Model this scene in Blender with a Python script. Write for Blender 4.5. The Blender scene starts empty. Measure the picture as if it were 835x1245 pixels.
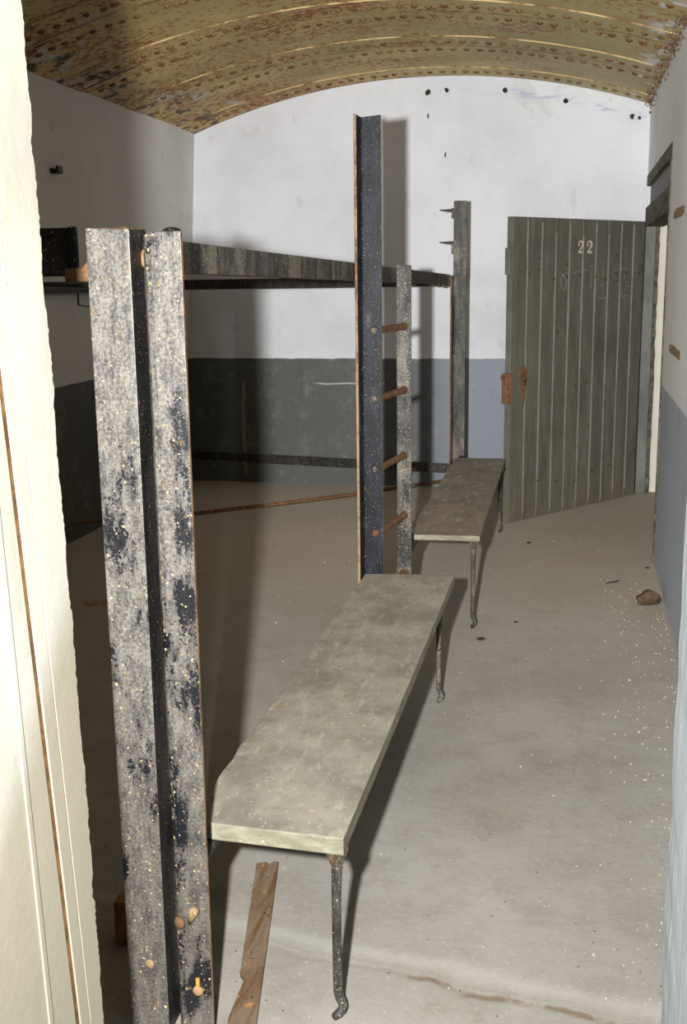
import bpy, bmesh, math, random
from mathutils import Vector, Matrix
random.seed(7)
R = random.Random(11)
COL = bpy.context.scene.collection

# ------------------------------------------------------------------ camera
F, PITCH, YAW, ROLL = 1351.23, 0.20838, -0.204587, -0.013078
CX, CY = 417.5, 622.5
fw = Vector((math.sin(YAW)*math.cos(PITCH), math.cos(YAW)*math.cos(PITCH), -math.sin(PITCH)))
r0 = Vector((math.cos(YAW), -math.sin(YAW), 0)); u0 = r0.cross(fw)
rt = r0*math.cos(ROLL)+u0*math.sin(ROLL); up = -r0*math.sin(ROLL)+u0*math.cos(ROLL)
EYE = Vector((0, 0, 1.6))
cd = bpy.data.cameras.new('camera'); cam = bpy.data.objects.new('camera', cd); COL.objects.link(cam)
cam.matrix_world = Matrix(((rt.x, up.x, -fw.x, EYE.x), (rt.y, up.y, -fw.y, EYE.y), (rt.z, up.z, -fw.z, EYE.z), (0, 0, 0, 1)))
cd.sensor_fit = 'VERTICAL'; cd.sensor_height = 36.0; cd.lens = 36.0*F/1245; cd.clip_start = .02
bpy.context.scene.camera = cam

# ------------------------------------------------------------------ materials
def lin(c):
    return tuple(((v/255)/12.92 if v/255 <= .04045 else ((v/255+.055)/1.055)**2.4) for v in c)+(1,)
class NT:
    def __init__(s, name):
        s.m = bpy.data.materials.new(name); s.m.use_nodes = True
        s.t = s.m.node_tree; s.b = s.t.nodes['Principled BSDF']
        s.geo = s.t.nodes.new('ShaderNodeNewGeometry'); s.tc = s.t.nodes.new('ShaderNodeTexCoord')
        s.pos = s.geo.outputs['Position']; s.obj = s.tc.outputs['Object']
    def put(s, sock, v):
        if hasattr(v, 'is_linked') or hasattr(v, 'links'): s.t.links.new(v, sock)
        elif isinstance(v, tuple) and len(v) == 3 and sock.type == 'RGBA': sock.default_value = lin(v)
        else: sock.default_value = v
    def map(s, v, sc=(1, 1, 1), loc=(0, 0, 0), rot=(0, 0, 0)):
        n = s.t.nodes.new('ShaderNodeMapping'); s.put(n.inputs['Vector'], v)
        n.inputs['Scale'].default_value = sc; n.inputs['Location'].default_value = loc; n.inputs['Rotation'].default_value = rot
        return n.outputs[0]
    def noise(s, v, scale, detail=4, rough=.6, dist=0):
        n = s.t.nodes.new('ShaderNodeTexNoise'); s.put(n.inputs['Vector'], v)
        n.inputs['Scale'].default_value = scale; n.inputs['Detail'].default_value = detail
        n.inputs['Roughness'].default_value = rough; n.inputs['Distortion'].default_value = dist
        return n.outputs['Fac']
    def voro(s, v, scale, out='Distance', rnd=1.):
        n = s.t.nodes.new('ShaderNodeTexVoronoi'); s.put(n.inputs['Vector'], v); n.inputs['Scale'].default_value = scale
        n.inputs['Randomness'].default_value = rnd
        return n.outputs[out]
    def step(s, v, a, b, lo=0., hi=1.):
        n = s.t.nodes.new('ShaderNodeMapRange'); s.put(n.inputs['Value'], v)
        n.inputs['From Min'].default_value = a; n.inputs['From Max'].default_value = b
        n.inputs['To Min'].default_value = lo; n.inputs['To Max'].default_value = hi
        n.interpolation_type = 'SMOOTHSTEP'
        return n.outputs[0]
    def math(s, op, a, b=0.):
        n = s.t.nodes.new('ShaderNodeMath'); n.operation = op; s.put(n.inputs[0], a); s.put(n.inputs[1], b); return n.outputs[0]
    def mix(s, f, a, b, mode='MIX'):
        n = s.t.nodes.new('ShaderNodeMix'); n.data_type = 'RGBA'; n.blend_type = mode
        s.put(n.inputs[0], f); s.put(n.inputs[6], a); s.put(n.inputs[7], b); return n.outputs[2]
    def xyz(s, v):
        n = s.t.nodes.new('ShaderNodeSeparateXYZ'); s.put(n.inputs[0], v); return n.outputs
    def fin(s, col, rough=.8, bump=None, bs=.3, bd=.01, metal=0., spec=.3):
        s.put(s.b.inputs['Base Color'], col); s.put(s.b.inputs['Roughness'], rough); s.put(s.b.inputs['Metallic'], metal)
        s.put(s.b.inputs['Specular IOR Level'], spec)
        if bump is not None:
            n = s.t.nodes.new('ShaderNodeBump'); s.put(n.inputs['Height'], bump)
            n.inputs['Strength'].default_value = bs; n.inputs['Distance'].default_value = bd
            s.t.links.new(n.outputs[0], s.b.inputs['Normal'])
        return s.m

def wall_mat(name, white, dado, zline, dado2=None, xsplit=-1., grime=.25):
    n = NT(name); p = n.pos; x, y, z = n.xyz(p)
    w = n.mix(n.step(n.noise(p, 1.3, 5), .35, .75), white, tuple(int(c*.93) for c in white))
    w = n.mix(n.math('MULTIPLY', n.step(n.noise(p, 7, 6, .7), .6, .72), grime), w, (150, 146, 138))
    w = n.mix(n.math('MULTIPLY', n.step(n.noise(n.map(p, (1, 1, .4)), 3.2, 3, .5, .6), .66, .69), grime*.9), w, (168, 166, 162))
    if dado2:
        d = n.mix(n.step(x, xsplit-.25, xsplit+.25), dado, dado2)
    else: d = n.mix(0., dado, dado)
    d = n.mix(n.math('MULTIPLY', n.step(n.noise(p, 4.5, 8, .78), .50, .70), .45), d, (140, 142, 140))
    d = n.mix(n.math('MULTIPLY', n.step(n.noise(n.map(p, (3, 3, .6)), 3, 5, .7), .55, .8), .4), d, (48, 50, 50))
    d = n.mix(n.step(n.noise(p, 26, 3, .6), .72, .76), d, (165, 166, 164))
    if dado2:
        rr = n.math('SQRT', n.math('ADD', n.math('POWER', n.math('ADD', x, 1.091), 2.), n.math('POWER', n.math('ADD', z, 1.9265), 2.)))
        band = n.math('MULTIPLY', n.step(n.math('ABSOLUTE', n.math('SUBTRACT', rr, 4.835)), .05, .0), n.math('MULTIPLY', n.step(x, -1.0, -.3), n.step(n.noise(n.map(p, (.6, 1, 3)), 7, 6, .7), .48, .62)))
        w = n.mix(n.math('MULTIPLY', band, .7), w, (150, 158, 190))
        wl = n.math('ADD', n.math('MULTIPLY', n.math('SUBTRACT', n.noise(p, 5, 3), .5), .03), z)
        sc = n.math('MULTIPLY', n.step(n.math('ABSOLUTE', n.math('SUBTRACT', wl, .79)), .008, .004), n.math('MULTIPLY', n.step(x, -2.0, -1.9), n.step(x, -1.4, -1.45)))
        d = n.mix(n.math('MULTIPLY', sc, .8), d, (176, 178, 174))
        xl = n.math('ADD', n.math('MULTIPLY', n.math('SUBTRACT', n.noise(p, 6, 3), .5), .05), x)
        dr = n.math('MULTIPLY', n.step(n.math('ABSOLUTE', n.math('ADD', xl, 2.55)), .022, .008), n.math('MULTIPLY', n.step(z, .02, .1), n.step(z, .84, .76)))
        d = n.mix(n.math('MULTIPLY', dr, .6), d, (150, 138, 112))
    zz = n.math('ADD', z, n.math('MULTIPLY', n.math('SUBTRACT', n.noise(p, 9, 4), .5), .018))
    c = n.mix(n.step(zz, zline-.005, zline+.005), d, w)
    return n.fin(c, n.step(z, zline-.01, zline+.01, .55, .85), n.noise(p, 22, 6, .65), .22, .012)
M = {}
M['wall_back'] = wall_mat('painted_plaster_back', (213, 216, 221), (84, 87, 84), .985, (128, 134, 146), -1.05)
M['wall_left'] = wall_mat('painted_plaster_left', (205, 203, 199), (78, 78, 70), .985, grime=.5)
M['wall_right'] = wall_mat('painted_plaster_right', (236, 238, 241), (178, 186, 198), 1.0)
M['white'] = wall_mat('plain_white_plaster', (214, 210, 198), (200, 196, 184), -5)

n = NT('jamb_plaster'); p = n.pos; x, y, z = n.xyz(p)
c = n.mix(n.step(n.noise(n.map(p, (1, 1, .3)), 9, 6, .65), .4, .72), (198, 196, 185), (182, 179, 165))
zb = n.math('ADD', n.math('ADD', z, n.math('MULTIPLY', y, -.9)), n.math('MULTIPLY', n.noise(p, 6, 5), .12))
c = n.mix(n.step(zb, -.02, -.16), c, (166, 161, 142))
c = n.mix(n.math('MULTIPLY', n.step(n.noise(p, 40, 5, .7), .62, .7), .5), c, (160, 152, 132))
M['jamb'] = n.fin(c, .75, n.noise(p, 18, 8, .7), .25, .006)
n = NT('jamb_pale_blue'); p = n.pos
c = n.mix(n.step(n.noise(n.map(p, (6, 6, .5)), 6, 6, .7), .4, .7), (166, 175, 179), (136, 144, 148))
c = n.mix(n.math('MULTIPLY', n.step(n.noise(n.map(p, (14, 14, 1.0)), 7, 4, .7), .6, .7), .7), c, (186, 190, 184))
M['jamb_right'] = n.fin(c, .7, n.noise(p, 18, 8, .7), .25, .006)

# vault: ochre painted iron with rust
n = NT('rusty_ochre_iron'); p = n.pos; x, y, z = n.xyz(p)
base = n.mix(n.step(x, -1.9, .2), (202, 174, 120), (188, 174, 126))
base = n.mix(n.math('MULTIPLY', n.step(n.noise(p, 1.8, 6), .38, .7), .8), base, (164, 145, 99))
grain = n.noise(n.map(p, (1.15, 1.0, 1)), 25, 7, .72)
big = n.noise(n.map(p, (1, 1.5, 1), (3.1, 0.4, 0)), 1.6, 5, .65)
left = n.step(x, .1, -1.5)
thr = n.math('ADD', grain, n.math('ADD', n.math('MULTIPLY', n.math('SUBTRACT', big, .5), .50), n.math('MULTIPLY', left, .06)))
c = n.mix(n.step(thr, .575, .615), base, (164, 108, 56))
c = n.mix(n.step(thr, .635, .69), c, (134, 80, 40))
c = n.mix(n.step(thr, .72, .80), c, (84, 50, 30))
fk = n.math('MULTIPLY', n.step(n.noise(n.map(p, (1, 1, 1)), 4.5, 7, .7), .57, .59), n.step(x, -2.25, -2.5))
c = n.mix(fk, c, (190, 184, 172))
c = n.mix(n.math('MULTIPLY', n.step(n.noise(p, 10, 6, .7), .52, .60), n.step(x, -2.4, -2.7)), c, (66, 56, 46))
fk2 = n.math('MULTIPLY', n.step(n.noise(p, 6, 4, .6), .56, .58), n.step(x, .28, .38))
c = n.mix(fk2, c, (215, 214, 210))
M['vault'] = n.fin(c, .6, n.math('ADD', grain, n.math('MULTIPLY', thr, .6)), .35, .012, spec=.3)
n = NT('rivet_rust'); p = n.pos
c = n.mix(n.step(n.noise(p, 13, 4), .4, .6), (92, 60, 36), (122, 94, 58))
M['rivet'] = n.fin(c, .6, n.noise(p, 90, 4), .3, .004)
n = NT('seam_edge'); p = n.pos
c = n.mix(n.step(n.noise(p, 5, 6, .7), .42, .6), (190, 168, 120), (104, 74, 46))
M['seam'] = n.fin(c, .7)

# concrete floor
n = NT('concrete_floor'); p = n.pos; x, y, z = n.xyz(p)
c = n.mix(n.step(n.noise(p, 1.1, 6, .6), .3, .7), (160, 157, 150), (140, 136, 128))
c = n.mix(n.math('MULTIPLY', n.step(n.noise(p, 6, 7, .72), .45, .72), .45), c, (124, 118, 108))
c = n.mix(n.math('MULTIPLY', n.step(n.noise(p, 60, 4, .7), .5, .75), .45), c, (174, 171, 164))
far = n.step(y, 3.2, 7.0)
c = n.mix(n.math('MULTIPLY', far, .75), c, (190, 180, 164))  # far floor painted lighter to make up for the falloff of the flash
c = n.mix(n.math('MULTIPLY', n.step(n.voro(p, 7.5), .085, .05), n.step(n.noise(p, 2.2, 2), .52, .56)), c, (165, 138, 84))
c = n.mix(n.step(n.voro(p, 21), .07, .05), c, (92, 76, 58))
c = n.mix(n.step(n.voro(n.map(p, (1, 1, 1), (.37, .2, 0)), 33), .075, .06), c, (196, 194, 188))
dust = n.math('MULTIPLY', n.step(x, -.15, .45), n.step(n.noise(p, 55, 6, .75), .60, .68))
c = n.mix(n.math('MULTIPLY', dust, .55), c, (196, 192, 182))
c = n.mix(n.math('MULTIPLY', n.step(n.noise(p, 14, 7, .75), .56, .70), .40), c, (118, 106, 90))
# long crack and pale trowel ridge near the threshold
wob = n.math('MULTIPLY', n.math('SUBTRACT', n.noise(p, 3.2, 4), .5), .11)
ln = n.math('ABSOLUTE', n.math('ADD', n.math('SUBTRACT', n.math('ADD', y, n.math('MULTIPLY', x, .16)), 2.235), wob))
gate = n.math('MULTIPLY', n.step(x, -.42, -.3), n.step(n.noise(p, 8, 4), .33, .5))
c = n.mix(n.math('MULTIPLY', n.math('MULTIPLY', n.step(ln, .014, .002), gate), .75), c, (112, 94, 74))
ln2 = n.math('ABSOLUTE', n.math('SUBTRACT', n.math('ADD', n.math('ADD', y, n.math('MULTIPLY', x, .16)), wob), 2.30))
c = n.mix(n.math('MULTIPLY', n.step(ln2, .05, .0), .35), c, (188, 186, 178))
hgt = n.math('SUBTRACT', n.math('ADD', n.noise(p, 25, 7, .7), n.math('MULTIPLY', n.noise(p, 2.5, 3), 1.4)), n.math('MULTIPLY', n.step(ln, .02, .0), .5))
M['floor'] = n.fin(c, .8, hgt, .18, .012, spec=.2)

def iron(name, pale, rust, dark=(30, 32, 36), pc=(168, 162, 150), sc=1.0, rough=.5, spec=.25):
    n = NT(name); p = n.pos
    c = n.mix(n.step(n.noise(p, 30*sc, 5, .65), .35, .7), dark, tuple(min(255, int(v*1.6)) for v in dark))
    big = n.noise(n.map(p, (1, 1, .45)), 9*sc, 5, .62)
    c = n.mix(n.math('MULTIPLY', n.step(n.noise(n.map(p, (1, 1, .3)), 20*sc, 6, .7), .42, .62), .6), c, tuple(min(255, int(v*2.6)) for v in dark))
    fine = n.noise(p, 130*sc, 4, .7)
    a = n.math('ADD', n.math('MULTIPLY', big, .85), n.math('MULTIPLY', fine, .5))
    t = .92-pale*.5
    c = n.mix(n.step(a, t-.05, t+.06), c, pc)
    c = n.mix(n.step(n.noise(p, 210*sc, 3, .6), .66-.06*pale, .70-.06*pale), c, (214, 200, 168))
    t = .80-rust*.35
    c = n.mix(n.step(n.math('ADD', n.math('MULTIPLY', n.noise(p, 16*sc, 6, .7), .7), n.math('MULTIPLY', n.noise(p, 95*sc, 3), .3)), t-.03, t+.04), c, (108, 80, 54))
    return n.fin(c, rough, n.math('ADD', fine, big), .35, .003, spec=spec)
n = NT('worn_speckled_iron'); p = n.pos; x, y, z = n.xyz(p)
f1 = n.noise(p, 150, 4, .7); f2 = n.noise(n.map(p, (1, 1, .35)), 45, 5, .7); f3 = n.noise(n.map(p, (1, 1, .4)), 11, 6, .65)
c = n.mix(n.step(n.math('ADD', n.math('MULTIPLY', f1, .55), n.math('MULTIPLY', f2, .5)), .40, .64), (62, 61, 62), (134, 130, 122))
c = n.mix(n.math('MULTIPLY', n.step(z, 1.1, .2), .5), c, (66, 60, 54))
dk = n.math('ADD', n.math('MULTIPLY', f3, .8), n.math('ADD', n.math('MULTIPLY', f1, .32), n.math('MULTIPLY', n.step(z, 1.5, .9), .05)))
dk = n.math('ADD', dk, n.math('MULTIPLY', n.math('MULTIPLY', n.step(x, -.775, -.745), n.step(n.math('ABSOLUTE', n.math('SUBTRACT', z, 1.16)), .34, .18)), .085))
c = n.mix(n.step(dk, .635, .675), c, (20, 22, 28))
c = n.mix(n.math('MULTIPLY', n.step(n.noise(p, 36, 5, .7), .58, .66), .6), c, (128, 104, 76))
c = n.mix(n.step(n.noise(p, 115, 2, .5), .655, .69), c, (196, 176, 132))
c = n.mix(n.step(n.noise(n.map(p, (1, 1, 1), (3, 1, 2)), 160, 2, .5), .66, .70), c, (26, 26, 30))
M['iron_pale'] = n.fin(c, .42, n.math('ADD', f1, f2), .4, .003, spec=.5)
M['iron'] = iron('black_painted_iron', .16, .30, (16, 18, 23), (112, 108, 100))
M['iron_far'] = iron('dull_black_iron', .36, .42, (36, 35, 34), (112, 106, 95))
M['iron_dark'] = iron('dark_iron', .05, .22, (22, 21, 20))
M['rust'] = iron('rusted_iron', .3, .9, (62, 44, 30), (128, 98, 64), rough=.75)
M['bracket'] = iron('rusty_bracket_iron', .4, .62, (44, 38, 33), (120, 110, 98), 1.6)
M['rust_pale'] = iron('pale_rust_edge', .45, .6, (74, 56, 42), (150, 126, 94), 2.0, rough=.7)
n = NT('orange_rust'); p = n.pos
c = n.mix(n.step(n.noise(p, 30, 6, .7), .35, .65), (128, 96, 66), (88, 64, 46))
M['rust_bar'] = n.fin(c, .75, n.noise(p, 90, 5), .4, .004)
n = NT('flat_rust_strip'); p = n.pos
c = n.mix(n.step(n.noise(n.map(p, (4, .45, 1), rot=(0, 0, -.18)), 8, 7, .7), .38, .66), (124, 108, 88), (98, 70, 48))
c = n.mix(n.step(n.noise(p, 48, 5, .7), .6, .68), c, (66, 46, 32))
c = n.mix(n.step(n.noise(p, 22, 3, .7), .63, .68), c, (168, 124, 66))
M['strip'] = n.fin(c, .8, n.noise(n.map(p, (3, 1, 1)), 50, 6, .7), .5, .004)

def seat_mat(name, c1, c2):
    n = NT(name); p = n.pos
    c = n.mix(n.step(n.noise(p, 4.5, 6, .65), .34, .68), c1, c2)
    c = n.mix(n.math('MULTIPLY', n.step(n.noise(n.map(p, (2.5, .8, 1)), 11, 6, .72), .52, .68), .55), c, (184, 181, 168))
    c = n.mix(n.math('MULTIPLY', n.step(n.noise(p, 35, 5, .7), .58, .7), .5), c, (84, 77, 65))
    c = n.mix(n.math('MULTIPLY', n.step(n.voro(p, 22), .13, .08), n.step(n.noise(p, 3, 2), .44, .5)), c, (196, 176, 130))
    c = n.mix(n.step(n.voro(n.map(p, (1, 1, 1), (.7, .31, 0)), 47), .12, .09), c, (206, 200, 184))
    c = n.mix(n.math('MULTIPLY', n.step(n.voro(n.map(p, (1, 1, 1), (.15, .9, 0)), 9), .12, .08), .8), c, (150, 118, 70))
    return n.fin(c, .62, n.noise(p, 60, 6, .7), .25, .003, spec=.35)
M['seat'] = seat_mat('grey_bench_board', (160, 156, 143), (126, 122, 110))
M['seat2'] = seat_mat('brown_grey_bench_board', (140, 130, 114), (112, 103, 89))
n = NT('bench_edge'); p = n.pos
c = n.mix(n.step(n.noise(n.map(p, (1, .6, 3)), 14, 6, .7), .35, .65), (150, 148, 128), (118, 115, 98))
c = n.mix(n.step(n.noise(p, 60, 4, .7), .64, .7), c, (182, 174, 150))
M['seat_edge'] = n.fin(c, .6, n.noise(p, 60, 5), .25, .003)

# door: local x along leaf, z up
n = NT('olive_door_boards'); p = n.obj; x, y, z = n.xyz(p)
c = n.mix(n.step(n.noise(n.map(p, (3, 1, .5)), 3, 6, .7), .3, .72), (108, 106, 95), (86, 85, 75))
c = n.mix(n.math('MULTIPLY', n.step(n.noise(n.map(p, (7, 1, .8)), 4, 7, .75), .52, .7), .5), c, (132, 134, 126))
c = n.mix(n.math('MULTIPLY', n.step(n.noise(n.map(p, (7, 1, .35)), 5, 5, .7), .55, .72), .5), c, (72, 66, 54))
c = n.mix(n.math('MULTIPLY', n.step(n.noise(n.map(p, (2.2, 1, 1.2)), 4, 7, .75), .48, .7), .45), c, (70, 66, 56))
lowd = n.math('MULTIPLY', n.step(z, .34, .02), n.step(n.noise(n.map(p, (5, 1, .7)), 3, 5, .7), .36, .6))
c = n.mix(n.math('MULTIPLY', lowd, .6), c, (104, 92, 72))
wp = n.math('MULTIPLY', n.step(n.noise(n.map(p, (16, 1, 1.6)), 3.2, 5, .7), .66, .70), n.step(z, 1.1, .5))
c = n.mix(n.math('MULTIPLY', wp, .8), c, (160, 160, 148))
sp = n.math('MULTIPLY', n.step(n.noise(n.map(p, (9, 1, 2.2), (2, 0, 1)), 2.5, 6, .75), .62, .70), n.step(z, .9, 1.4))
c = n.mix(n.math('MULTIPLY', sp, .55), c, (148, 156, 152))
M['door'] = n.fin(c, .6, n.noise(n.map(p, (8, 1, .7)), 8, 7, .7), .25, .004, spec=.35)
n = NT('door_bead'); p = n.obj
c = n.mix(n.step(n.noise(n.map(p, (1, 1, .8)), 6, 5, .7), .35, .65), (114, 115, 106), (92, 92, 82))
M['bead'] = n.fin(c, .55)
n = NT('olive_frame'); p = n.pos
c = n.mix(n.step(n.noise(n.map(p, (1, 1, .4)), 6, 6, .7), .35, .68), (108, 111, 106), (84, 86, 79))
M['frame'] = n.fin(c, .6, n.noise(p, 25, 6), .25, .004)
n = NT('old_dark_timber'); p = n.pos
c = n.mix(n.step(n.noise(n.map(p, (1, .35, 1), rot=(.5, 0, 0)), 16, 7, .75, .8), .38, .62), (64, 58, 46), (112, 106, 90))
c = n.mix(n.step(n.noise(p, 9, 5, .7), .55, .7), c, (46, 40, 30))
M['timber'] = n.fin(c, .8, n.noise(n.map(p, (1, .4, 1)), 30, 7, .75), .6, .008)
def plain(name, c1, c2, sc=20, rough=.8, bs=.3):
    n = NT(name); p = n.pos
    return n.fin(n.mix(n.step(n.noise(p, sc, 5, .65), .35, .65), c1, c2), rough, n.noise(p, sc*3, 5), bs, .004)
M['digit'] = plain('pale_pink_paint', (214, 204, 188), (192, 180, 162), 60)
M['chalk'] = plain('chalk', (168, 170, 164), (128, 130, 122), 90)
M['brick'] = plain('brick_fragment', (92, 74, 56), (68, 52, 40), 40, .9, .8)
M['wood'] = plain('pale_wood', (150, 110, 66), (112, 78, 46), 30)
M['twig'] = plain('dark_twig', (58, 48, 36), (40, 32, 24), 40)
M['crumb'] = plain('plaster_crumbs', (196, 191, 178), (160, 148, 126), 15)
M['paper'] = plain('dirty_paper', (176, 160, 132), (140, 124, 98), 15)
M['flake'] = plain('rust_flakes', (80, 54, 40), (124, 104, 88), 25)
M['exposed'] = plain('exposed_brick', (172, 148, 122), (122, 102, 82), 45, .9, .8)
M['gap'] = plain('brown_gap', (140, 104, 58), (96, 66, 36), 30)
M['nailrust'] = plain('dark_nail_rust', (96, 66, 42), (70, 50, 34), 40)
M['yellow'] = plain('yellow_paint', (196, 160, 60), (168, 130, 50), 40)

# ------------------------------------------------------------------ geometry
class B:
    """collects shapes and links them as ONE mesh object"""
    def __init__(s): s.bm = bmesh.new()
    def quad(s, pts, mi=0):
        f = s.bm.faces.new([s.bm.verts.new(p) for p in pts]); f.material_index = mi; return s
    def box(s, a, b, mi=0, mat=None):
        a = Vector(a); b = Vector(b); v = []
        for k in range(8):
            q = Vector(((a, b)[k & 1].x, (a, b)[(k >> 1) & 1].y, (a, b)[(k >> 2) & 1].z))
            v.append(s.bm.verts.new(mat @ q if mat else q))
        for ix in ((0, 2, 3, 1), (4, 5, 7, 6), (0, 1, 5, 4), (2, 6, 7, 3), (0, 4, 6, 2), (1, 3, 7, 5)):
            s.bm.faces.new([v[i] for i in ix]).material_index = mi
        return s
    def prism(s, prof, path, mi=0, edge_mi=None, cap_mi=None):
        """prof: list of (a,b); path: list of frames (origin, A, Bv): point = o + a*A + b*Bv"""
        rings = [[s.bm.verts.new(Vector(o)+Vector(A)*a+Vector(Bv)*b) for a, b in prof] for o, A, Bv in path]
        m = len(prof)
        for i in range(len(rings)-1):
            for j in range(m):
                f = s.bm.faces.new((rings[i][j], rings[i][(j+1) % m], rings[i+1][(j+1) % m], rings[i+1][j]))
                f.material_index = (edge_mi or {}).get(j, mi)
        for rg in (rings[0], rings[-1]):
            f = s.bm.faces.new(rg); f.material_index = mi if cap_mi is None else cap_mi
        return s
    def post(s, prof, z0, z1, jag=.0, mi=0, edge_mi=None, cap_mi=None, lean=(0, 0)):
        m = len(prof); zs = [z0+(z1-z0)*i/14 for i in range(15)]
        rings = []
        for z in zs:
            rings.append([s.bm.verts.new((x+lean[0]*(z-z0), y+lean[1]*(z-z0), z+(R.uniform(-jag, jag) if z == zs[-1] else 0))) for x, y in prof])
        for i in range(14):
            for j in range(m):
                f = s.bm.faces.new((rings[i][j], rings[i][(j+1) % m], rings[i+1][(j+1) % m], rings[i+1][j]))
                f.material_index = (edge_mi or {}).get(j, mi)
        for rg in (rings[0], rings[-1]):
            f = s.bm.faces.new(rg); f.material_index = mi if cap_mi is None else cap_mi
        return s
    def tube(s, pts, r, seg=10, mi=0):
        pts = [Vector(p) for p in pts]; rr = r if isinstance(r, (list, tuple)) else [r]*len(pts); rings = []
        for i, p in enumerate(pts):
            t = ((pts[min(i+1, len(pts)-1)]-pts[max(i-1, 0)])).normalized()
            a = t.cross(Vector((0, 1, 0)) if abs(t.y) < .9 else Vector((1, 0, 0))).normalized(); b = t.cross(a)
            rings.append([s.bm.verts.new(p+(a*math.cos(k*2*math.pi/seg)+b*math.sin(k*2*math.pi/seg))*rr[i]) for k in range(seg)])
        for i in range(len(rings)-1):
            for k in range(seg):
                s.bm.faces.new((rings[i][k], rings[i][(k+1) % seg], rings[i+1][(k+1) % seg], rings[i+1][k])).material_index = mi
        for rg in (rings[0], rings[-1]): s.bm.faces.new(rg).material_index = mi
        return s
    def dome(s, c, nrm, r, h=None, mi=0, seg=10):
        nrm = Vector(nrm).normalized(); h = h or r*.6; c = Vector(c)
        a = nrm.cross(Vector((0, 0, 1)) if abs(nrm.z) < .9 else Vector((1, 0, 0))).normalized(); b = nrm.cross(a)
        prev = None
        for q in (0, .35, .7, .92):
            rad = r*math.cos(q*math.pi/2); hh = h*math.sin(q*math.pi/2)
            ring = [s.bm.verts.new(c+nrm*hh+(a*math.cos(k*2*math.pi/seg)+b*math.sin(k*2*math.pi/seg))*rad) for k in range(seg)]
            if prev:
                for k in range(seg): s.bm.faces.new((prev[k], prev[(k+1) % seg], ring[(k+1) % seg], ring[k])).material_index = mi
            else: s.bm.faces.new(ring).material_index = mi
            prev = ring
        s.bm.faces.new(prev).material_index = mi
        return s
    def rock(s, c, sx, sy, sz, seed, mi=0):
        r = random.Random(seed); t = bmesh.new(); bmesh.ops.create_icosphere(t, subdivisions=2, radius=1)
        k = [Vector((r.uniform(-1, 1), r.uniform(-1, 1), r.uniform(-1, 1))).normalized() for _ in range(9)]
        for v in t.verts:
            d = v.co.copy()
            for q in k:
                e = d.dot(q)
                if e > .62: d -= q*(e-.62)
            v.co = Vector((d.x*sx, d.y*sy, d.z*sz))+Vector(c)
        lo = min(v.co.z for v in t.verts); mp = {}
        for v in t.verts: mp[v] = s.bm.verts.new(v.co)
        for f in t.faces: s.bm.faces.new([mp[v] for v in f.verts]).material_index = mi
        t.free(); return s
    def build(s, name, mats, parent=None, bevel=0, smooth=False, label=None):
        bmesh.ops.recalc_face_normals(s.bm, faces=s.bm.faces)
        me = bpy.data.meshes.new(name); s.bm.to_mesh(me); s.bm.free()
        for m in (mats if isinstance(mats, (list, tuple)) else [mats]): me.materials.append(m)
        o = bpy.data.objects.new(name, me); COL.objects.link(o)
        if parent:
            o.parent = parent; o.matrix_parent_inverse = parent.matrix_world.inverted() if not parent.get('local') else Matrix()
        if bevel:
            mod = o.modifiers.new('bevel', 'BEVEL'); mod.width = bevel; mod.segments = 2; mod.limit_method = 'ANGLE'
        if smooth:
            for f in me.polygons: f.use_smooth = True
        if label: o['label'] = label
        return o
def tag(o, label, cat, group=None, kind=None):
    o['label'] = label; o['category'] = cat
    if group: o['group'] = group
    if kind: o['kind'] = kind
    return o
def struct(o, label=None, cat=None):
    o['kind'] = 'structure'
    if label: o['label'] = label
    if cat: o['category'] = cat
    return o
def empty(name, loc, rot=0.):
    o = bpy.data.objects.new(name, None); COL.objects.link(o)
    o.matrix_world = Matrix.Translation(loc) @ Matrix.Rotation(rot, 4, 'Z'); o.empty_display_size = .1
    return o

# vault section: circle about an axis along y
OX, OZ, VR = -1.091, -1.9265, 4.9444
XL0, XL1, XR, YB, YN = -3.035, -2.872, .476, 8.45, 1.43
def vz(x, r=VR): return OZ+math.sqrt(r*r-(x-OX)**2)
def arc(x0, x1, k): return [x0+(x1-x0)*i/k for i in range(k+1)]

# floor
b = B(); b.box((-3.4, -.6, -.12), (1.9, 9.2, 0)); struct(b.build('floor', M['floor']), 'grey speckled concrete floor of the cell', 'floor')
# back wall (arched top), runs on behind the doorway as its white reveal
b = B(); xs = arc(-3.30, .578, 60)
fr = [b.bm.verts.new((x, YB, 0)) for x in (xs[0], xs[-1])]
topv = [b.bm.verts.new((x, YB, min(vz(x)+.03, 3.2))) for x in xs]
b.bm.faces.new([fr[0]]+topv+[fr[1]])
r_ = bmesh.ops.extrude_face_region(b.bm, geom=list(b.bm.faces)); bmesh.ops.translate(b.bm, verts=[v for v in r_['geom'] if isinstance(v, bmesh.types.BMVert)], vec=(0, .25, 0))
struct(b.build('wall_back', M['wall_back']), 'white end wall with arched top and dark painted dado', 'wall')
# left wall, leaning out slightly at the foot
b = B(); b.prism([(0, 0), (0, 2.69), (-.3, 2.69), (-.3, 0)], [((0, 1.2, 0), (1, 0, 0), (0, 0, 1)), ((0, YB, 0), (1, 0, 0), (0, 0, 1))])
for v in b.bm.verts: v.co.x += XL0+(XL1-XL0)*v.co.z/2.69
struct(b.build('wall_left', M['wall_left']), 'long left wall, white over a dark dado, mostly in shadow', 'wall')
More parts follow.
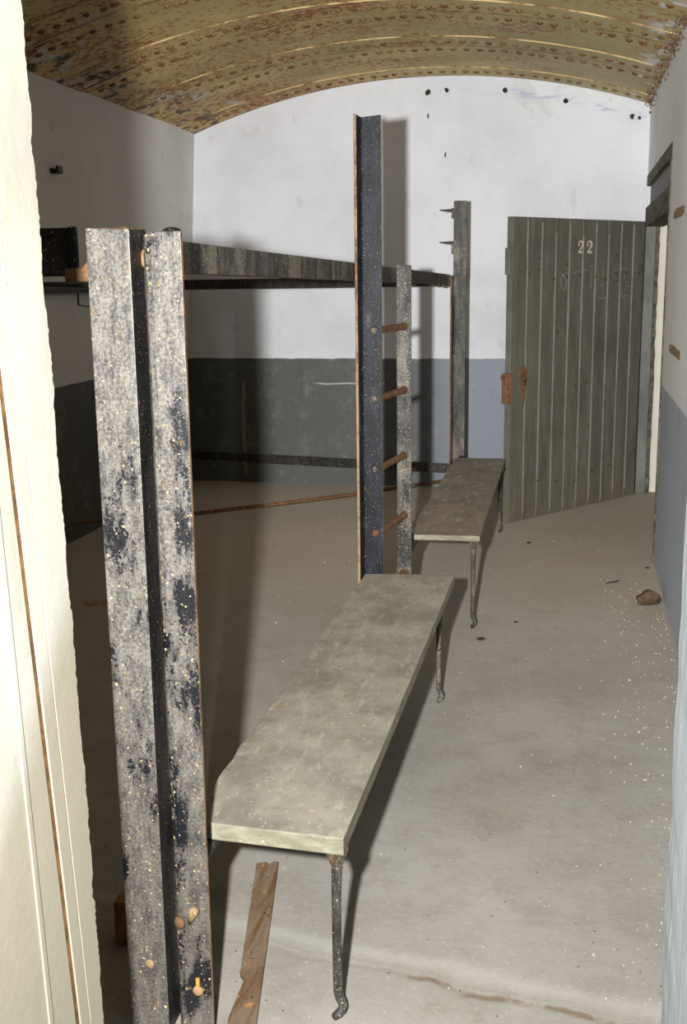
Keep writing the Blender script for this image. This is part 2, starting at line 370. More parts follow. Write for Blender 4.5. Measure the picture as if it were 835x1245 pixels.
# right wall with doorway
DY0, DZ = 6.304, 2.275
b = B(); b.box((XR, YN, 0), (1.15, DY0, vz(XR)+.02)); b.box((XR, DY0, DZ), (1.15, YB, vz(XR)+.02))
struct(b.build('wall_right', M['wall_right']), 'right wall, pale plaster over a blue grey dado, beside the doorway', 'wall')
b = B(); b.box((1.15, YN, 0), (1.25, 9.1, 2.9)); b.box((.578, YB-.001, 0), (1.15, YB+.25, 2.9))
struct(b.build('wall_corridor', M['white']))
# front wall around the doorway the picture is taken from
b = B(); b.box((-3.3, .95, 0), (-.735, 1.425, vz(-1.091)+.02)); b.box((-.735, .95, 2.35), (.165, 1.425, vz(-1.091)+.02))
struct(b.build('wall_front', M['white']))
def jx(z): return -.717+(1.958-z)*.0153
def jamb(name, y0, y1, dx, sh0, sh1, rough, mat, label):
    b = B(); k = 420; rows = []; slow = [0]*(k+1); v = 0
    for i in range(k+1):
        v = v*.86+R.gauss(0, rough*.55); slow[i] = v
    for i in range(k+1):
        z = 2.35*i/k; s0 = (1.57-z)*sh0; s1 = (1.57-z)*sh1
        e = slow[i]+(R.gauss(0, rough*.35) if rough else 0); X = jx(z)
        rows.append([b.bm.verts.new(q) for q in ((X-.03, y0+s0, z), (X+dx, y0+s0, z), (X+dx, y1+s1-.010, z), (X+dx, y1+s1-.003+e, z), (X+dx-.004, y1+s1+e, z), (X-.03, y1+s1, z))])
    for i in range(k):
        for j in range(6):
            b.bm.faces.new((rows[i][j], rows[i][(j+1) % 6], rows[i+1][(j+1) % 6], rows[i+1][j]))
    b.bm.faces.new(rows[0]); b.bm.faces.new(rows[-1])
    return struct(b.build(name, mat), label, 'door jamb')
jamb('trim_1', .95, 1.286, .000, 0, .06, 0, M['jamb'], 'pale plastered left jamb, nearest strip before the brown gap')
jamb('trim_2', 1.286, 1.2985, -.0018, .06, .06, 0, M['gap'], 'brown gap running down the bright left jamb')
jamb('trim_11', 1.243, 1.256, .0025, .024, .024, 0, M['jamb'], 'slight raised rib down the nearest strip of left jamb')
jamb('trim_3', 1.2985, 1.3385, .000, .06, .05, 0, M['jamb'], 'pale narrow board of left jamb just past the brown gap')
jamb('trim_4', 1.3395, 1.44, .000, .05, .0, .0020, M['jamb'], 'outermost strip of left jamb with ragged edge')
# right jamb
b = B(); k = 60; rows = []
for i in range(k+1):
    z = vz(.3)*i/k; e = R.gauss(0, .0012)
    rows.append([b.bm.verts.new(q) for q in ((.139, .95, z), (.1415, 1.2, z), (.145+e, 1.43, z), (.150+e, 1.438, z), (XR+.3, 1.438, z), (XR+.3, .95, z))])
for i in range(k):
    for j in range(6): b.bm.faces.new((rows[i][j], rows[i][(j+1) % 6], rows[i+1][(j+1) % 6], rows[i+1][j]))
b.bm.faces.new(rows[0]); b.bm.faces.new(rows[-1])
struct(b.build('wall_front_right', M['jamb_right']), 'pale blue grey right jamb at the right edge of view', 'wall')

# vault
b = B(); xs = arc(XL1-.02, XR+.03, 70); ys = [YN-.05, 3, 5, 6, 7, 8, YB+.01]
g = [[b.bm.verts.new((x, y, vz(x))) for x in xs] for y in ys]; g2 = [[b.bm.verts.new((x, y, vz(x)+.05)) for x in xs] for y in (ys[0], ys[-1])]
for i in range(len(ys)-1):
    for j in range(70): b.bm.faces.new((g[i][j], g[i][j+1], g[i+1][j+1], g[i+1][j]))
for j in range(70): b.bm.faces.new((g2[0][j], g2[0][j+1], g2[1][j+1], g2[1][j]))
ceil = struct(b.build('ceiling', M['vault'], smooth=True), 'shallow vaulted ceiling of riveted ochre iron plates streaked with rust', 'ceiling')
def strip(y0, y1, rows_y, hgt=.007):
    b = B(); xs = arc(XL1+.0, XR, 60)
    for x0, x1 in zip(xs[:-1], xs[1:]):
        def q(x, y, d): 
            v = Vector((x-OX, 0, vz(x)-OZ)).normalized(); return (x-v.x*d, y, vz(x)-v.z*d)
        ee = .004
        b.quad([q(x0, y0, hgt), q(x1, y0, hgt), q(x1, y1, hgt), q(x0, y1, hgt)])
        for ya, yb_ in ((y0-ee, y0), (y1+ee, y1)):
            b.quad([q(x0, ya, -.004), q(x1, ya, -.004), q(x1, yb_, hgt), q(x0, yb_, hgt)], 1)
        # weld-like pale bead along the far edge
        b.quad([q(x0, y1-.012, hgt+.003), q(x1, y1-.012, hgt+.003), q(x1, y1+.003, hgt+.003), q(x0, y1+.003, hgt+.003)], 1)
    st = b.build('cover_strip', [M['vault'], M['seam']], ceil)
    b = B()
    for ry, raised in rows_y:
        a = -.372
        while a < .318:
            aa = a+R.gauss(0, .0012); v = Vector((math.sin(aa), 0, math.cos(aa))); c = Vector((OX, ry+R.gauss(0, .006), OZ))+v*(VR-(hgt if raised else 0))
            if XL1+.02 < c.x < XR-.02: b.dome(c, -v, R.uniform(.018, .024), .012, seg=8)
            a += .0165
    rv = b.build('rivet_row', M['rivet'], st, smooth=True)
    rv['kind'] = 'stuff'
for k in range(8):
    y = 7.36-.94*k
    if y < 1.7: break
    strip(y-.27, y, [(y-.12, True), (y+.16, False)])
strip(8.13, YB, [(8.29, True)])

# ------------------------------------------------------------------ doorway: frame, panel, door leaf
b = B(); b.box((XR-.002, 8.372, 0), (.545, 8.449, 1.93)); struct(b.build('trim_5', M['frame'], bevel=.004), 'grey olive door frame post the open door hangs on', 'door frame')
b = B(); pr = [(.548, 8.40)]
for i in range(15):
    pass
k = 40; rows = []
for i in range(k+1):
    z = 1.93*i/k; e = R.gauss(0, .0025)
    rows.append([b.bm.verts.new(q) for q in ((.545, 8.395, z), (.574+e, 8.40, z), (.578+e, 8.449, z), (.545, 8.449, z))])
for i in range(k):
    for j in range(4): b.bm.faces.new((rows[i][j], rows[i][(j+1) % 4], rows[i+1][(j+1) % 4], rows[i+1][j]))
b.bm.faces.new(rows[0]); b.bm.faces.new(rows[-1])
struct(b.build('trim_6', M['timber']), 'ragged dark timber behind the door frame post', 'door frame')
b = B(); b.box((.50, DY0, 2.0), (.56, 8.449, DZ)); struct(b.build('trim_7', M['frame'], bevel=.003), 'grey boarded panel above the doorway', 'panel')
b = B(); b.box((XR-.004, DY0+.002, DZ-.075), (.52, 8.449, DZ-.001)); struct(b.build('trim_8', M['timber'], bevel=.004), 'dark timber strip along the top of the doorway panel', 'door frame')
b = B(); b.box((XR-.006, DY0+.002, 1.92), (.60, 8.449, 2.055)); struct(b.build('trim_9', M['timber'], bevel=.006), 'weathered timber lintel under the doorway panel', 'door frame')
b = B(); b.box((XR-.008, DY0-.0, .0), (XR+.05, DY0+.022, DZ-.08)); struct(b.build('trim_10', M['timber'], bevel=.003), 'thin brown edge strip on the near side of the doorway', 'door frame')

HX, HY, FX, FY = .468, 8.33, -.396, 7.19
W = math.hypot(HX-FX, HY-FY); ang = math.atan2(HY-FY, HX-FX); DH = 1.955
door = empty('door_1', (FX, FY, 0), ang); door['local'] = 1
struct(door, 'dark olive boarded door numbered 22, standing open into the cell', 'door')
L = Matrix()
b = B(); nb = 10; bw = W/nb
for i in range(nb):
    g_ = .004
    b.box((i*bw+g_, 0, .004), ((i+1)*bw-g_, .045, DH))
b.box((0.005, .006, .005), (W-.005, .04, DH-.002))
b.build('boards', M['door'], door, bevel=.003)
b = B()
for i in range(1, nb):
    z0, z1 = R.uniform(.0, .06)+.02, DH-R.choice((.02, .10, .14, .03))
    b.prism([(-.007, 0), (-.004, .005), (.004, .005), (.007, 0)], [((i*bw+.012, .0005, z0), (1, 0, 0), (0, -1, 0)), ((i*bw+.012, .0005, z1), (1, 0, 0), (0, -1, 0))])
b.build('bead', M['bead'], door, label='paler grey bead lines between the boards')
# rusty nail and bolt marks
def onlf(u, z): return (u, -.0005, z)
b = B()
for u, z in ((.09, 1.62), (.17, 1.60), (.27, 1.70), (.27, 1.63), (.42, 1.57), (.55, 1.66), (.55, 1.58), (.70, 1.59), (.87, 1.58), (.98, 1.56), (1.10, 1.72), (1.10, 1.60), (1.22, 1.60), (1.38, 1.60), (.47, 1.22), (.60, 1.23), (.68, .86), (.80, .87), (.84, .57), (.3, .25), (.5, .22), (.7, .2), (.9, .24), (1.1, .26), (1.25, .22), (1.36, .3)):
    b.dome(onlf(u, z), (0, -1, 0), R.uniform(.008, .014), .005, seg=8)
b.build('nail_heads', M['nailrust'], door, label='rusty nail heads in rows across the boards')['kind'] = 'stuff'
# lock: rusty escutcheon, case on the edge with its bolt, keep plate higher up
b = B(); pts = [(.085, .99), (.10, 1.02), (.13, 1.035), (.155, 1.01), (.172, .975), (.168, .93), (.15, .89), (.148, .83), (.14, .775), (.118, .77), (.113, .83), (.115, .88), (.098, .92)]
b.prism([(u, z) for u, z in pts], [((0, -.001, 0), (1, 0, 0), (0, 0, 1)), ((0, -.006, 0), (1, 0, 0), (0, 0, 1))])
esc = b.build('lock_plate', M['rust_bar'], door, bevel=.002, label='rusty keyhole plate on the door edge')
b = B(); b.dome((.142, -.006, .93), (0, -1, 0), .010, .004).box((.138, -.009, .895), (.146, -.006, .925)); b.build('keyhole', M['iron_dark'], esc)
b = B(); b.box((-.028, -.004, .79), (.022, .044, .985)); lk = b.build('lock_case', M['rust'], door, bevel=.003, label='rusty lock case on the free edge')
b = B(); b.box((-.052, .01, .945), (-.026, .034, .972)); b.build('lock_bolt', M['rust'], lk, bevel=.003)
b = B(); b.box((-.016, .004, 1.60), (.004, .044, 1.765)); b.build('edge_plate', M['frame'], door, bevel=.003)
# number 22, drawn as pen strokes of varying width
def stroke(b, pts, ws, y0=-.0035, y1=-.0012):
    L_, R_ = [], []
    for i, (u, z) in enumerate(pts):
        a = pts[max(i-1, 0)]; c = pts[min(i+1, len(pts)-1)]; d = Vector((c[0]-a[0], c[1]-a[1])).normalized(); nn = Vector((-d.y, d.x))*ws[i]/2
        L_.append((u+nn.x, z+nn.y)); R_.append((u-nn.x, z-nn.y))
    for i in range(len(pts)-1):
        b.quad([(L_[i][0], y0, L_[i][1]), (L_[i+1][0], y0, L_[i+1][1]), (R_[i+1][0], y0, R_[i+1][1]), (R_[i][0], y0, R_[i][1])])
def two(u0, z0, w, h):
    b = B(); P = lambda a, c: (u0+a*w, z0+c*h)
    pts = []; ws = []
    for i in range(17):
        t = math.radians(200-i*235/16); pts.append(P(.5+.40*math.cos(t), .70+.26*math.sin(t))); ws.append(w*(.16+.20*max(0, math.cos(t))))
    pts += [P(.55, .36), P(.28, .18), P(.12, .07)]; ws += [w*.2, w*.16, w*.15]
    stroke(b, pts, ws)
    stroke(b, [P(.08, .07), P(.5, .075), P(.95, .07)], [w*.2, w*.22, w*.24])
    stroke(b, [P(.92, .06), P(.96, .26)], [w*.12, w*.10])
    for k in (0,):
        c = P(.20, .64); s_ = 12
        b.bm.faces.new([b.bm.verts.new((c[0]+w*.15*math.cos(j*2*math.pi/s_), -.0036, c[1]+h*.085*math.sin(j*2*math.pi/s_))) for j in range(s_)])
    return b
for uu in (.662, .758): two(uu, 1.735, .058, .080).build('numeral', M['digit'], door, label='pale painted figure 2')
def ck(px, py):
    # point on the door face seen at that spot of the chalk writing
    o = EYE; d = (fw+rt*((px-CX)/F)-up*((py-CY)/F)); nx = Vector((math.sin(ang), -math.cos(ang), 0)); q = Vector((FX, FY, 0))+nx*.001
    t = (q-o).dot(nx)/d.dot(nx); h = o+d*t-Vector((FX, FY, 0))
    return (h.dot(Vector((math.cos(ang), math.sin(ang), 0))), h.z)
b = B()
for st in ([(30, 530), (48, 545), (72, 600), (68, 650), (40, 695), (12, 640), (14, 570), (30, 530)], [(130, 525), (200, 495)], [(222, 495), (285, 480)], [(345, 432), (318, 462)], [(325, 480), (322, 560), (326, 635)], [(300, 662), (330, 640)],
           [(418, 645), (450, 635)], [(440, 470), (440, 560)], [(490, 632), (512, 622)], [(556, 488), (582, 468)], [(570, 500), (572, 580)], [(560, 640), (602, 632)], [(620, 475), (690, 470)], [(695, 500), (655, 560), (668, 590), (680, 618)], [(795, 472), (745, 515), (770, 568)], [(698, 655), (738, 640)], [(400, 775), (500, 765)], [(600, 755), (700, 745)]):
    p_ = [ck(680+a/8.35, 270+c_/8.35) for a, c_ in st]
    stroke(b, p_, [R.uniform(.003, .006) for _ in p_], -.0016)
b.build('chalk_scrawl', M['chalk'], door, label='faint chalk letters scrawled under the number')

# ------------------------------------------------------------------ bunk frame
bunk = empty('bunk_frame', (-.85, 4.3, 0)); tag(bunk, 'tall frame of worn black angle iron posts and rails for bunks, with rusty ladder', 'bunk frame')
def angle(x0, x1, y, legd, t=.010, side='L', rnd=.0):
    """L section: face from x0 to x1 at y (towards camera), leg going to y+legd (away) at one side"""
    if side == 'R':
        return [(x0, y), (x1, y), (x1, y+legd), (x1-t, y+legd), (x1-t, y+t), (x0, y+t)]
    return [(x0+rnd, y), (x1, y), (x1, y+t), (x0+t, y+t), (x0+t, y+legd), (x0, y+legd), (x0, y+rnd), (x0+rnd*.08, y+rnd*.6), (x0+rnd*.4, y+rnd*.18)]
mats = [M['iron_pale'], M['rust_pale'], M['iron_dark']]
b = B(); b.post(angle(-.901, -.814, 2.0, .085, .010, 'R'), 0, 1.694, .003, edge_mi={1: 2, 5: 1}, cap_mi=1)
np1 = b.build('near_post', mats, bunk, bevel=.002, label='left angle of the nearest worn post')
b = B(); b.dome((-.852, 2.0, .165), (0, -1, 0), .010, .002); b.build('rivet', M['rust_pale'], np1)
b = B(); b.post(angle(-.794, -.714, 2.0, .085, .010, 'L', .022), 0, 1.684, .003, edge_mi={1: 1}, cap_mi=1)
np2 = b.build('near_post', mats, bunk, bevel=.0015, smooth=False, label='right angle of the nearest worn post, black paint patches')
b = B(); b.tube([(-.757, 1.999, .272), (-.748, 1.990, .296), (-.741, 1.984, .312), (-.739, 1.982, .318)], [.004, .0085, .0115, .007]); b.build('bolt', M['rust_pale'], np2, smooth=True)
b = B(); b.dome((-.779, 1.999, .272), (-.4, -1, 0), .015, .008); b.build('bolt', M['rust'], np2, smooth=True)
b = B(); b.dome((-.745, 1.999, .115), (0, -1, 0), .013, .006); b.build('bolt', M['rust_pale'], np2, smooth=True)
b = B(); b.box((-.748, 1.995, .128), (-.740, 1.9995, .146)); b.build('paint_drip', M['yellow'], np2, label='yellow paint drip')
# recessed joint plate with bolt
b = B(); b.box((-.816, 2.065, 1.56), (-.76, 2.085, 1.672)); jp = b.build('joint_plate', M['iron_dark'], bunk, bevel=.002)
b = B(); b.dome((-.803, 2.064, 1.64), (0, -1, 0), .022, .012); b.build('bolt', M['rust_pale'], jp, smooth=True)
b = B(); b.tube([(-.84, 2.30, 1.66), (-.84, 2.30, 1.705)], .011).dome((-.84, 2.30, 1.70), (0, 0, 1), .02, .008); b.build('bolt', M['iron_dark'], bunk)
# front rail along the depth of the cell (angle, flange inwards at the foot)
b = B(); ty = (8.0-2.0)
prof = [(0, 0), (0, .066), (-.008, .066), (-.008, .008), (-.055, .008), (-.055, 0)]
path = []
for i in range(13):
    t = i/12; y = 2.02+5.42*t; path.append(((-.826+.0*t, y, 1.617-.074*t), (1, 0, 0), (0, 0, 1)))
b.prism(prof, path, edge_mi={0: 0, 1: 1, 5: 1})
fr_ = b.build('front_rail', [M['iron_far'], M['rust_pale']], bunk, bevel=.0015)
b = B(); b.tube([(-.84, 7.13, 1.548), (-.84, 7.13, 1.528)], .009); b.build('bolt', M['iron_dark'], fr_)
b = B(); b.tube([(-.84, 7.32, 1.546), (-.84, 7.32, 1.526)], .009); b.build('bolt', M['rust'], fr_)
# near end rail to the left wall, with the torch-cut bracket that holds it
b = B(); b.prism([(0, 0), (0, .092), (.008, .092), (.008, .008), (.07, .008), (.07, 0)], [((-2.92, 2.06, 1.608), (0, 1, 0), (0, 0, 1)), ((-.950, 2.06, 1.608), (0, 1, 0), (0, 0, 1))], edge_mi={5: 1})
nr = b.build('end_rail', [M['iron_dark'], M['rust']], bunk, bevel=.002, label='dark near end rail')
b = B(); b.post([(-.958, 2.045), (-.943, 2.045), (-.943, 2.062), (-.958, 2.062)], 1.606, 1.701, .002); b.build('end_plate', M['iron'], nr, bevel=.004)
b = B(); b.prism([(-.958, 1.596), (-.90, 1.598), (-.90, 1.650), (-.912, 1.634), (-.922, 1.625), (-.958, 1.622)], [((0, 2.02, 0), (1, 0, 0), (0, 0, 1)), ((0, 2.05, 0), (1, 0, 0), (0, 0, 1))])
b.build('corner_bracket', M['rust'], nr, bevel=.004, label='rusty burnt bracket at the near corner')
b = B(); b.prism([(0, 0), (.03, 0), (.03, .008), (0, .008)], [((-2.91, 3.9, 1.62), (0, 1, 0), (0, 0, 1)), ((-.94, 2.10, 1.585), (0, 1, 0), (0, 0, 1))]); b.build('flat_brace', M['iron_dark'], bunk)
# wall rail and far cross rail (upper)
b = B(); prof = [(0, 0), (0, .07), (.008, .07), (.008, .008), (.05, .008), (.05, 0)]
b.prism([(a, c_) for a, c_ in prof], [((-2.945, 2.06, 1.525), (1, 0, 0), (0, 0, 1)), ((-2.945, 7.64, 1.525), (1, 0, 0), (0, 0, 1))], edge_mi={5: 1}); wr = b.build('wall_rail', [M['iron_dark'], M['rust']], bunk)
b = B(); b.tube([(-2.89, 6.262, 1.53), (-2.89, 6.262, 1.458), (-2.89, 6.40, 1.443)], .006, 6); b.build('wire_hook', M['iron_dark'], wr)
b = B(); b.prism([(0, 0), (0, .068), (-.008, .068), (-.008, .008), (-.05, .008), (-.05, 0)], [((-2.945, 7.62, 1.525), (0, -1, 0), (0, 0, 1)), ((-.80, 7.46, 1.532), (0, -1, 0), (0, 0, 1))], edge_mi={5: 1}); b.build('far_rail', [M['iron_dark'], M['rust']], bunk, label='thin upper rail at the far end')
# lower far cross rail and bent bar
b = B(); b.prism([(0, 0), (0, .062), (-.008, .062), (-.008, .008), (-.05, .008), (-.05, 0)], [((-2.99, 7.62, .325), (0, -1, 0), (0, 0, 1)), ((-.80, 7.46, .285), (0, -1, 0), (0, 0, 1))], edge_mi={5: 1}); b.build('far_rail', [M['iron_dark'], M['rust']], bunk, label='dark lower rail at the far end')
b = B(); b.tube([(-2.98, 6.158, .15), (-2.335, 6.517, .15), (-1.9, 6.98, .135), (-1.436, 7.481, .12), (-1.013, 8.061, .10), (-.80, 8.35, .09)], .0135, 6); b.build('bent_bar', M['rust'], bunk, label='thin brown bent bar near the floor at the far end')
# middle post: web to camera, leg projecting towards camera at its left
def tee(x0, xw, x1, y, d, t):
    return [(x0, y-d), (x0+t, y-d), (x0+t+.001, y-.012), (x0+t+.006, y-.003), (x0+t+.014, y), (x1, y), (x1, y+t), (x0, y+t)]
b = B(); b.post(tee(-.822, 0, -.731, 4.3, .072, .011), 0, 2.188, .004, edge_mi={0: 1, 5: 1}, cap_mi=1)
mp = b.build('middle_post', [M['iron'], M['rust_pale']], bunk, bevel=.0015, label='tallest post, black angle iron with rusty edges')
for z in (1.395, 1.13, .851, .589):
    b = B(); b.dome((-.762, 4.2985, z), (0, -1, 0), .0165, .011); b.build('rivet', M['rust'] if z < .7 else M['iron_far'], mp, smooth=True)
lad = B(); lad.post([(-.729, 4.66), (-.668, 4.66), (-.668, 4.668), (-.729, 4.668)], 0, 1.642, .003, edge_mi={1: 1})
ld = lad.build('ladder_upright', [M['iron_far'], M['rust_bar']], bunk, label='short flat upright of the rusty ladder')
for z in (1.395, 1.13, .851, .589, .33):
    b = B(); b.tube([(-.748, 4.305, z), (-.722, 4.5, z), (-.699, 4.648, z), (-.698, 4.656, z)], [.0145, .0135, .0145, .0185], 8); b.build('ladder_rung', M['rust_bar'], bunk, label='rusty ladder rung')
# far post
b = B(); b.post([(-.785, 7.405), (-.700, 7.405), (-.700, 7.417), (-.785, 7.417)], 1.58, 2.07, .002, edge_mi={1: 1})
b.post(tee(-.795, 0, -.702, 7.4, .075, .011), 0, 1.60, .002, edge_mi={0: 1, 5: 1})
fp = b.build('far_post', [M['iron_far'], M['rust']], bunk, bevel=.0015, label='far post beside the second bench')
for z0, z1 in ((1.96, 2.025), (1.735, 1.80)):
    b = B(); b.box((-.798, 7.39, z0), (-.780, 7.405, z1)); b.build('lug', M['iron_far'], fp)
for z in (2.012, 1.81):
    b = B(); b.tube([(-.785, 7.395, z), (-.83, 7.39, z-.002), (-.875, 7.385, z+.001)], [.009, .008, .003], 6); b.build('spike', M['iron_dark'], fp)

# ------------------------------------------------------------------ benches
def bench(name, outline, ztop, th, legs, brackets, mat, label, rag):
    cx_ = sum(p[0] for p in outline)/len(outline); cy_ = sum(p[1] for p in outline)/len(outline)
    root = empty(name, (cx_, cy_, 0)); tag(root, label, 'bench', 'benches along the bunk frame')
    b = B(); pts = []
    m = len(outline)
    for i in range(m):
        a = Vector(outline[i]); c = Vector(outline[(i+1) % m]); k = 26 if (c-a).length > 1 else 8
        for j in range(k):
            q = a.lerp(c, j/k)
            if j and i in rag: q += Vector((R.gauss(0, .0022), R.gauss(0, .002)))
            pts.append(q)
    tv = [b.bm.verts.new((q.x, q.y, ztop)) for q in pts]; bv = [b.bm.verts.new((q.x, q.y, ztop-th)) for q in pts]
    b.bm.faces.new(tv).material_index = 0; b.bm.faces.new(bv).material_index = 1
    for i in range(len(pts)): b.bm.faces.new((tv[i], tv[(i+1) % len(pts)], bv[(i+1) % len(pts)], bv[i])).material_index = 1
    b.build('seat', [mat, M['seat_edge']], root, bevel=.004)
    for (x, y, dx) in legs:
        b = B(); zt = ztop-th
        b.tube([(x+.004, y, zt-.002), (x+.002, y, zt-.05), (x, y, zt-.12), (x, y, .09), (x+.001, y-.001, .052), (x+.005, y-.002, .040), (x+.010, y-.003, .032), (x+.0125, y-.005, .024), (x+.011, y-.009, .016), (x+.004, y-.016, .010), (x+dx, y-.026, .008)], [.013, .012, .0105, .0105, .0105, .0105, .0105, .0105, .0105, .010, .008], 10)
        lg = b.build('leg', M['iron_far'], root, smooth=True, label='bent iron rod leg')
        b = B(); b.prism([(-.022, 0), (.022, 0), (.022, -.01), (.012, -.036), (-.012, -.036), (-.022, -.01)], [((x+.004, y-.016, zt), (1, 0, 0), (0, 0, 1)), ((x+.004, y+.016, zt), (1, 0, 0), (0, 0, 1))])
        b.build('leg_bracket', M['bracket'], lg, bevel=.004)
    for a, c in brackets:
        b = B(); b.box(a, c); b.build('post_bracket', M['iron_dark'], root)
    return root
bench('iron_bench', [(-.446, 2.105), (-.436, 4.245), (-.45, 4.262), (-.790, 4.215), (-.797, 2.30), (-.753, 2.123)], .44, .040,
      [(-.470, 2.135, -.004), (-.470, 4.02, .0)], [((-.79, 2.02, .388), (-.73, 2.34, .399)), ((-.80, 4.08, .388), (-.738, 4.298, .399))], M['seat'],
      'long grey bench nearest the camera, with chipped corner and curled iron legs', (2, 3, 4))
bench('iron_bench', [(-.394, 4.94), (-.412, 7.165), (-.736, 7.14), (-.727, 5.2), (-.694, 4.926)], .44, .026,
      [(-.425, 4.965, .0), (-.432, 6.96, .0)], [((-.725, 4.668, .40), (-.68, 5.1, .413)), ((-.735, 7.0, .40), (-.705, 7.40, .413))], M['seat2'],
      'farther brown grey bench, beside the open door and behind the ladder', (1, 2, 3))

# ------------------------------------------------------------------ loose things
b = B(); T = [(-.820, 2.703), (-.795, 2.716), (-.785, 2.703), (-.775, 2.722), (-.762, 2.722), (-.636, 2.06), (-.60, 1.86), (-.655, 1.85), (-.70, 2.06), (-.705, 2.2), (-.722, 2.22)]
b.prism(T, [((0, 0, .0), (1, 0, 0), (0, 1, 0)), ((0, 0, .014), (1, 0, 0), (0, 1, 0))])
tag(b.build('iron_strip', M['strip'], bevel=.001), 'flat rusty brown strip with broken end lying under the near bench', 'iron strip')
b = B(); b.rock((.392, 5.455, .036), .066, .055, .052, 5)
tag(b.build('brick_fragment', M['brick']), 'brown broken brick lump on the floor by the right wall', 'brick')
b = B(); b.tube([(.20, 5.80, .006), (.235, 5.825, .008), (.262, 5.85, .007), (.275, 5.885, .006)], [.002, .004, .0045, .0015], 6)
tag(b.build('twig', M['twig']), 'small dark twig on the floor just left of the brick lump', 'twig')
for (x, y, s, lab) in ((-.369, 4.78, .022, 'dark pebble on the floor beside the near leg of the far bench'), (-.234, 6.66, .020, 'dark pebble on the floor before the open door'), (-.23, 5.061, .012, 'tiny dark pebble on the open floor right of the far bench leg'), (.462-.03, 6.17, .014, 'tiny dark pebble at the foot of the doorway edge')):
    b = B(); b.rock((x, y, s*.3), s, s*.7, s*.45, int(abs(x*1000)))
    tag(b.build('pebble', M['twig']), lab, 'pebble')
b = B(); b.box((-1.06, 2.285, 0), (-1.012, 2.36, .118)); tag(b.build('wooden_block', M['wood'], bevel=.003), 'small pale wooden block on the floor behind the nearest post', 'block')
b = B(); b.bm.faces.new([b.bm.verts.new((-2.333+.065*math.cos(t)*(1+.2*math.sin(3*t)), 5.051+.055*math.sin(t), .003)) for t in [i*math.pi/8 for i in range(16)]])
r_ = bmesh.ops.extrude_face_region(b.bm, geom=list(b.bm.faces)); bmesh.ops.translate(b.bm, verts=[v for v in r_['geom'] if isinstance(v, bmesh.types.BMVert)], vec=(0, 0, -.003))
tag(b.build('paper_scrap', M['paper']), 'pale scrap lying on the dark floor left of the nearest post', 'scrap')
b = B(); b.box((-2.945, 6.02, 2.19), (-2.86, 6.10, 2.215)).box((-2.87, 6.03, 2.195), (-2.855, 6.09, 2.23))
tag(b.build('wall_bracket', M['iron_dark'], bevel=.003), 'short dark iron stub high on the left wall', 'bracket')
hooks = (((-1.086, 2.896), .022, 'dark peg under the vault, leftmost of the row on the white end wall'), ((-.949, 2.907), .018, 'dark peg under the vault, second from left on the white end wall'), ((-.533, 2.889), .019, 'dark peg under the vault at the middle of the row'), ((-.106, 2.799), .019, 'dark peg under the vault, above the number on the door'), ((.349, 2.676), .020, 'dark peg near the top right corner of the end wall'), ((.40, 2.665), .013, 'small dark peg tight beside the corner peg'))
for (x, z), s, lab in hooks:
    b = B(); b.tube([(x, 8.452, z), (x, 8.425, z), (x+.004, 8.40, z-.006)], [s*.7, s*.6, s*.5], 8); b.rock((x, 8.405, z-.004), s, s*.7, s*1.1, int(x*99))
    tag(b.build('wall_peg', M['iron_dark']), lab, 'peg', 'pegs along the arch of the end wall')
for (x, z), lab in (((-1.085, 2.738), 'short nail stub in the end wall below the leftmost peg'), ((-.958, 2.466), 'short nail stub lower on the end wall, right of the tall post')):
    b = B(); b.tube([(x, 8.452, z+.012), (x, 8.425, z), (x+.001, 8.415, z-.02)], .005, 6); tag(b.build('nail', M['iron_dark']), lab, 'nail')
for (y, z, lab) in ((5.70, 1.883, 'patch of exposed brick high on the right wall'), (5.60, 1.229, 'patch of exposed brick just above the dado on the right wall')):
    b = B(); k = 14; b.bm.faces.new([b.bm.verts.new((XR+.004, y+.30*math.copysign(abs(math.cos(t))**.4, math.cos(t))+R.gauss(0, .01), z+.022*math.copysign(abs(math.sin(t))**.4, math.sin(t))+R.gauss(0, .003))) for t in [i*2*math.pi/k+.1 for i in range(k)]])
    r_ = bmesh.ops.extrude_face_region(b.bm, geom=list(b.bm.faces)); bmesh.ops.translate(b.bm, verts=[v for v in r_['geom'] if isinstance(v, bmesh.types.BMVert)], vec=(-.008, 0, 0))
    tag(b.build('brick_patch', M['exposed']), lab, 'brick patch')
# uncountable litter
b = B()
for i in range(640):
    if i < 420: x = .47-abs(R.gauss(0, .17)); y = 2.0+3.9*R.random()**1.2; x = min(x, .455)
    else: x = R.uniform(-2.6, .4); y = R.uniform(2.2, 8.2)
    s = R.uniform(.0010, .0031)*(1.6 if R.random() < .08 else 1); t = R.uniform(0, 6.28); z = R.uniform(.002, .005)
    if abs(x+2.333) < .2 and abs(y-5.05) < .2: continue
    q = [(x+s*R.uniform(.6, 1.5)*math.cos(t+k*1.57), y+s*R.uniform(.6, 1.5)*math.sin(t+k*1.57)) for k in range(4)]
    b.quad([(u, v, z) for u, v in q])
    for k in range(4): b.quad([(q[k][0], q[k][1], 0), (q[(k+1) % 4][0], q[(k+1) % 4][1], 0), (q[(k+1) % 4][0], q[(k+1) % 4][1], z), (q[k][0], q[k][1], z)])
tag(b.build('plaster_crumbs', M['crumb']), 'pale plaster crumbs scattered over the floor, thickest along the right wall', 'crumbs', kind='stuff')
b = B()
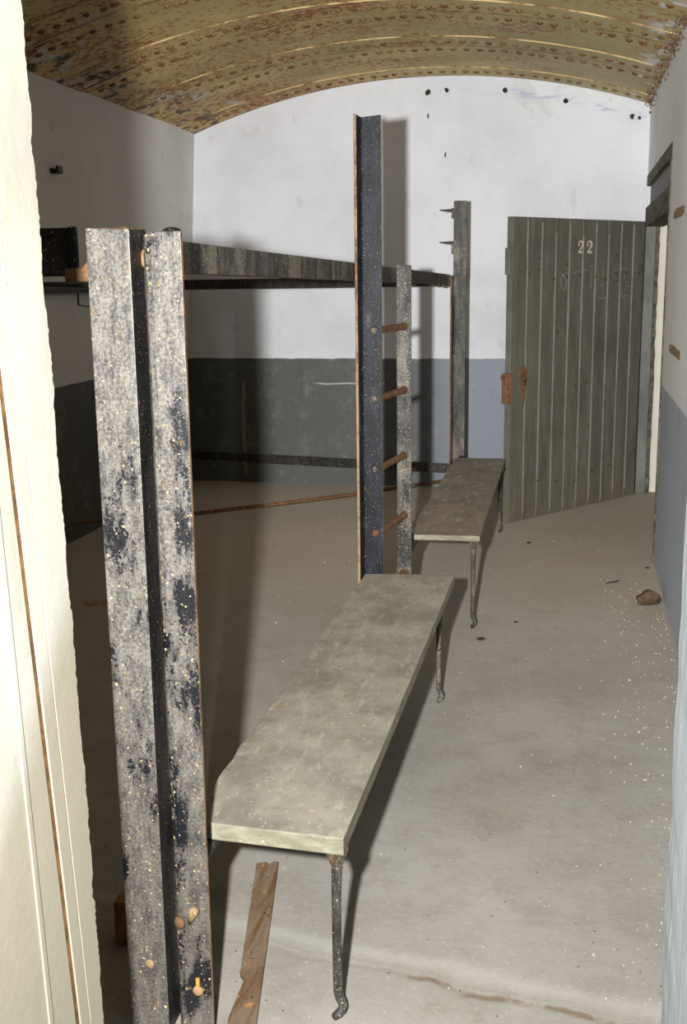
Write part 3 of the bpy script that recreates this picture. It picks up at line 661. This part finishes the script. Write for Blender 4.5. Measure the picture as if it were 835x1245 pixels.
for i in range(330):
    y = 5.7+2.75*R.random(); d = abs(R.gauss(0, .035)); x = XR-.004-R.uniform(0, .05) if R.random() < .55 else XR-.004
    z = vz(min(x, XR))-.006-(d if x > XR-.01 else R.uniform(0, .02)); s = R.uniform(.005, .014)
    c = Vector((x-s*.5, y, z)); a = Vector((R.gauss(0, 1), R.gauss(0, 1), R.gauss(0, 1))).normalized()*s; e = Vector((R.gauss(0, 1), R.gauss(0, 1), R.gauss(0, 1))).normalized()*s; g_ = a.cross(e).normalized()*s*.3
    v = [c+a, c+e, c-a, c-e*.6, c+g_]
    for f in ((0, 1, 4), (1, 2, 4), (2, 3, 4), (3, 0, 4)): b.quad([v[k] for k in f])
    b.quad(v[:4])
tag(b.build('rust_flakes', M['flake']), 'ragged rust flakes along the joint of vault and right wall', 'rust flakes', kind='stuff')

# ------------------------------------------------------------------ light: camera flash left of the lens
ld_ = bpy.data.lights.new('flash', 'SPOT'); lo = bpy.data.objects.new('flash', ld_); COL.objects.link(lo)
lo.location = (-.21, .04, 1.635)
aim = Vector((math.sin(-.16), math.cos(-.16), .02)); lo.rotation_euler = aim.to_track_quat('-Z', 'Y').to_euler()
ld_.spot_size = math.radians(150); ld_.spot_blend = .8; ld_.shadow_soft_size = .028
ld_.energy = 100; ld_.color = (1, .985, .96)
ld_.use_nodes = True; nt = ld_.node_tree; em = nt.nodes['Emission']; fo = nt.nodes.new('ShaderNodeLightFalloff'); fo.inputs['Strength'].default_value = 2.75
nt.links.new(fo.outputs['Linear'], em.inputs['Strength'])
# dim soft lamp added out of view by the entrance, standing in for bounced flash
l2 = bpy.data.lights.new('fill', 'SPOT'); o2 = bpy.data.objects.new('fill', l2); COL.objects.link(o2)
l2.spot_size = math.radians(80); l2.spot_blend = 1.; o2.rotation_euler = Vector((2.75, 4.3, .15)).to_track_quat('-Z', 'Y').to_euler()
o2.location = (-2.3, 2.2, 1.55); l2.shadow_soft_size = .45; l2.energy = 100; l2.color = (1, .97, .93)
l2.use_nodes = True; nt = l2.node_tree; em = nt.nodes['Emission']; fo = nt.nodes.new('ShaderNodeLightFalloff'); fo.inputs['Strength'].default_value = .22
nt.links.new(fo.outputs['Linear'], em.inputs['Strength'])
bpy.context.scene.cycles.diffuse_bounces = 3
w = bpy.data.worlds.new('world'); bpy.context.scene.world = w; w.use_nodes = True
w.node_tree.nodes['Background'].inputs[0].default_value = (.9, .8, .65, 1); w.node_tree.nodes['Background'].inputs[1].default_value = .015
vs = bpy.context.scene.view_settings; vs.view_transform = 'Standard'; vs.look = 'None'; vs.exposure = 0
